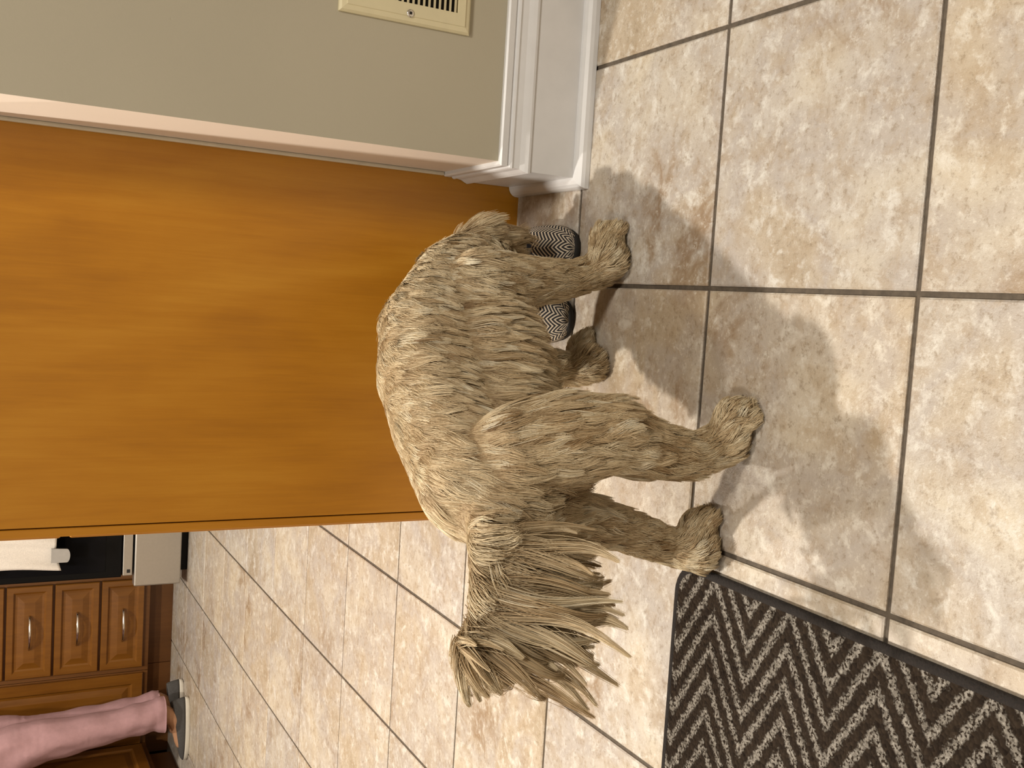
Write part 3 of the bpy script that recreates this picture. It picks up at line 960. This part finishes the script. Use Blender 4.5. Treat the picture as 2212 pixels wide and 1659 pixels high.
for ch in toe_chains: comb(ch, .014, .2, 1.7, .34)
FX = np.array(FX)

def mesh_arrays(me):
    me.calc_loop_triangles()
    nv_ = len(me.vertices); V = np.empty(nv_ * 3); me.vertices.foreach_get('co', V); V = V.reshape(-1, 3)
    Nn = np.empty(nv_ * 3); me.vertices.foreach_get('normal', Nn); Nn = Nn.reshape(-1, 3)
    T = np.empty(len(me.loop_triangles) * 3, dtype=np.int32); me.loop_triangles.foreach_get('vertices', T)
    return V, Nn, T.reshape(-1, 3)

def scatter(V, Nn, T, n, wt=None):
    a, b, c = V[T[:, 0]], V[T[:, 1]], V[T[:, 2]]
    ar = np.linalg.norm(np.cross(b - a, c - a), axis=1)
    if wt is not None: ar = ar * wt[T].mean(1)
    k = rng.choice(len(T), n, p=ar / ar.sum())
    u = rng.random((n, 2)); fl_ = u.sum(1) > 1; u[fl_] = 1 - u[fl_]
    w0 = 1 - u.sum(1)
    P = a[k] * w0[:, None] + b[k] * u[:, :1] + c[k] * u[:, 1:]
    NN = nrm(Nn[T[k, 0]] * w0[:, None] + Nn[T[k, 1]] * u[:, :1] + Nn[T[k, 2]] * u[:, 1:])
    return P, NN

def field(P):
    """blend the comb field at the points"""
    out = np.zeros((len(P), 8))
    for s in range(0, len(P), 8000):
        d = np.linalg.norm(P[s:s + 8000, None, :] - FX[None, :, :3], axis=2) - FX[None, :, 3]
        wgt = np.exp(-np.clip(d, -.05, 1) / .020)
        wgt /= wgt.sum(1, keepdims=True)
        out[s:s + 8000] = wgt @ FX[:, 4:]
    return out

def nearest(P, Q):
    idx = np.empty(len(P), np.int32)
    for s in range(0, len(P), 4000):
        p = P[s:s + 4000]
        d = (p ** 2).sum(1)[:, None] - 2 * p @ Q.T + (Q ** 2).sum(1)[None]
        idx[s:s + 4000] = d.argmin(1)
    return idx

K = 8
TT = np.linspace(0, 1, K)
def grow(P, NN, flow, L, grav, lift, phase, amp, freq):
    """polyline for every root"""
    fl_ = flow - (flow * NN).sum(1, keepdims=True) * NN
    fl_ = nrm(fl_)
    d0 = nrm(fl_ + NN * lift[:, None] * 1.6)
    side = nrm(np.cross(NN, fl_))
    pts = np.empty((len(P), K, 3)); pts[:, 0] = P
    d = d0.copy()
    for k in range(1, K):
        t = TT[k]
        d = nrm(d + np.array([0, 0, -1.0]) * (grav * .16)[:, None] - NN * (lift * .18)[:, None])
        step = d + side * (amp * np.cos(phase + freq * 2 * np.pi * t))[:, None]
        pts[:, k] = pts[:, k - 1] + step * (L / (K - 1))[:, None]
    return pts

def add_hair(name, pts, tint, r0, r1, parent):
    n = len(pts)
    cu = bpy.data.hair_curves.new(name)
    cu.add_curves([K] * n)
    cu.attributes['position'].data.foreach_set('vector', pts.reshape(-1).astype(np.float32))
    ra = cu.attributes.get('radius') or cu.attributes.new('radius', 'FLOAT', 'POINT')
    rad = (r0 + (r1 - r0) * TT ** 1.3)[None, :].repeat(n, 0)
    ra.data.foreach_set('value', rad.reshape(-1).astype(np.float32))
    ta = cu.attributes.new('tint', 'FLOAT', 'CURVE')
    ta.data.foreach_set('value', np.clip(tint, 0, 1).astype(np.float32))
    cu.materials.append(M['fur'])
    o = bpy.data.objects.new(name, cu); COL.objects.link(o)
    return keep_local(parent, o)

def coat(name, me, count, locks, clump, fielder, parent, amp=.15, r0=.00042, r1=.00012):
    V, Nn, T = mesh_arrays(me)
    F = fielder(V)
    P, NN = scatter(V, Nn, T, count, F[:, 5])
    LP, LN = scatter(V, Nn, T, locks, F[:, 5])
    Fp, Fl = fielder(P), fielder(LP)
    li = nearest(P, LP)
    lph = rng.random(locks) * 6.28; lfr = .55 + .5 * rng.random(locks); lsc = .75 + .5 * rng.random(locks)
    ldev = rng.normal(0, .13, (locks, 3)); ltint = rng.normal(0, .17, locks)
    lpts = grow(LP, LN, nrm(Fl[:, :3]) + ldev, Fl[:, 3] * lsc, Fl[:, 4], Fl[:, 6], lph, np.full(locks, amp), lfr)
    sc = lsc[li] * (.8 + .35 * rng.random(count))
    pts = grow(P, NN, nrm(Fp[:, :3]) + ldev[li] + rng.normal(0, .10, (count, 3)), Fp[:, 3] * sc, Fp[:, 4], Fp[:, 6] * (.8 + .5 * rng.random(count)),
               lph[li] + rng.normal(0, .35, count), amp * (.7 + .6 * rng.random(count)), lfr[li])
    cl = np.clip(clump * (.62 + .45 * (Fp[:, 3] - .030) / .014), .45 * clump, clump * 1.05)
    cw = (cl * (.65 + .35 * rng.random(count)))[:, None, None] * (TT ** 1.1)[None, :, None]
    pts = pts * (1 - cw) + lpts[li] * cw
    pts[:, :, 2] = np.maximum(pts[:, :, 2], .0012)
    tint = .48 + ltint[li] + rng.normal(0, .13, count) + Fp[:, 7]
    return add_hair(name, pts, tint, r0, r1, parent)

def in_dog(o):
    return o.data
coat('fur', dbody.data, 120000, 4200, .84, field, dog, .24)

def ear_field(P):
    F = np.zeros((len(P), 8)); F[:, :3] = (.25, -.05, -1.0); F[:, 3] = .038; F[:, 4] = .5; F[:, 5] = 1; F[:, 6] = .25; F[:, 7] = -.12
    return F
coat('ear_fur', ear_r.data, 6000, 160, .7, ear_field, dog)
coat('ear_fur', ear_l.data, 3000, 120, .7, ear_field, dog)

# ---- plume of the tail: long curling locks hanging from the tail bone
def plume():
    bone = np.array([p for p, r in tail]); n = 9000; nl = 125
    def along(t):
        s = t * (len(bone) - 1); i = np.minimum(s.astype(int), len(bone) - 2); f_ = (s - i)[:, None]
        return bone[i] * (1 - f_) + bone[i + 1] * f_
    ax = nrm(bone[-1] - bone[0]); down = np.array([0, 0, -1.0]); lat = nrm(np.cross(ax, down))
    lt = np.sort(rng.random(nl)) ** .8
    def curves(t, ang, L, ph, curl, jit):
        m = len(t)
        tip = np.clip((t - .86) / .14, 0, 1)
        d = nrm(ax[None] * (.25 + .35 * t + .7 * tip)[:, None] + down[None] * (.42 - .75 * tip * np.cos(ang))[:, None] + lat[None] * (.42 * np.sin(ang))[:, None] + jit)
        pts = np.empty((m, K, 3)); pts[:, 0] = along(t)
        for k in range(1, K):
            tk = TT[k]
            d = nrm(d + down[None] * (.30 * (1 - .6 * tip))[:, None])
            sw = (lat[None] * np.cos(ph + 3.5 * tk)[:, None] + ax[None] * np.sin(ph + 4.5 * tk)[:, None]) * (curl * (.12 + 1.9 * tk ** 2.5))[:, None]
            pts[:, k] = pts[:, k - 1] + nrm(d + sw) * (L / (K - 1))[:, None]
        return pts
    lang = rng.random(nl) * 6.28; lL = .070 + .085 * np.sin(np.clip(.12 + lt * .80, 0, 1) * np.pi) + rng.normal(0, .018, nl)
    lL = np.where(lt > .88, .060 + .02 * rng.random(nl), lL)
    lph = rng.random(nl) * 6.28; lc = .20 + .60 * rng.random(nl); lj = rng.normal(0, .15, (nl, 3)); ltint = rng.normal(0, .13, nl)
    lp = curves(lt, lang, lL, lph, lc, lj)
    li = rng.integers(0, nl, n)
    t = np.clip(lt[li] + rng.normal(0, .025, n), 0, 1)
    pts = curves(t, lang[li] + rng.normal(0, .25, n), lL[li] * (.85 + .25 * rng.random(n)), lph[li] + rng.normal(0, .2, n), lc[li], lj[li] + rng.normal(0, .06, (n, 3)))
    pts = pts + rng.normal(0, .003, (n, 1, 3))
    cw = (.975 * (.88 + .12 * rng.random(n)))[:, None, None] * (TT ** .85)[None, :, None]
    pts = pts * (1 - cw) + lp[li] * cw
    # wispy tuft at the very tip, fanning upwards and outwards
    m_ = 26; per = 45
    fd = nrm(ax[None] * (.35 + .8 * rng.random((m_, 1))) + np.array([0, 0, 1.0])[None] * (rng.random((m_, 1)) * 1.3 - .35) + lat[None] * rng.normal(0, .45, (m_, 1)))
    fL = .035 + .035 * rng.random(m_); fph = rng.random(m_) * 6.28
    tp = np.empty((m_, K, 3)); tp[:, 0] = along(np.clip(.93 + .07 * rng.random(m_), 0, 1)); dd = fd.copy()
    for k in range(1, K):
        dd = nrm(dd + down[None] * .20 + (ax[None] * np.sin(fph + 4 * TT[k])[:, None] + lat[None] * np.cos(fph + 3 * TT[k])[:, None]) * .28)
        tp[:, k] = tp[:, k - 1] + dd * (fL / (K - 1))[:, None]
    ts = np.repeat(tp, per, 0) + rng.normal(0, .0032, (m_ * per, 1, 3)) * (1 - .85 * TT)[None, :, None]
    pts = np.concatenate([pts, ts]); li = np.concatenate([li, rng.integers(0, nl, m_ * per)]); n = len(pts)
    add_hair('tail_plume', pts, .40 + ltint[li] + rng.normal(0, .13, n), .00040, .00012, dog)
plume()
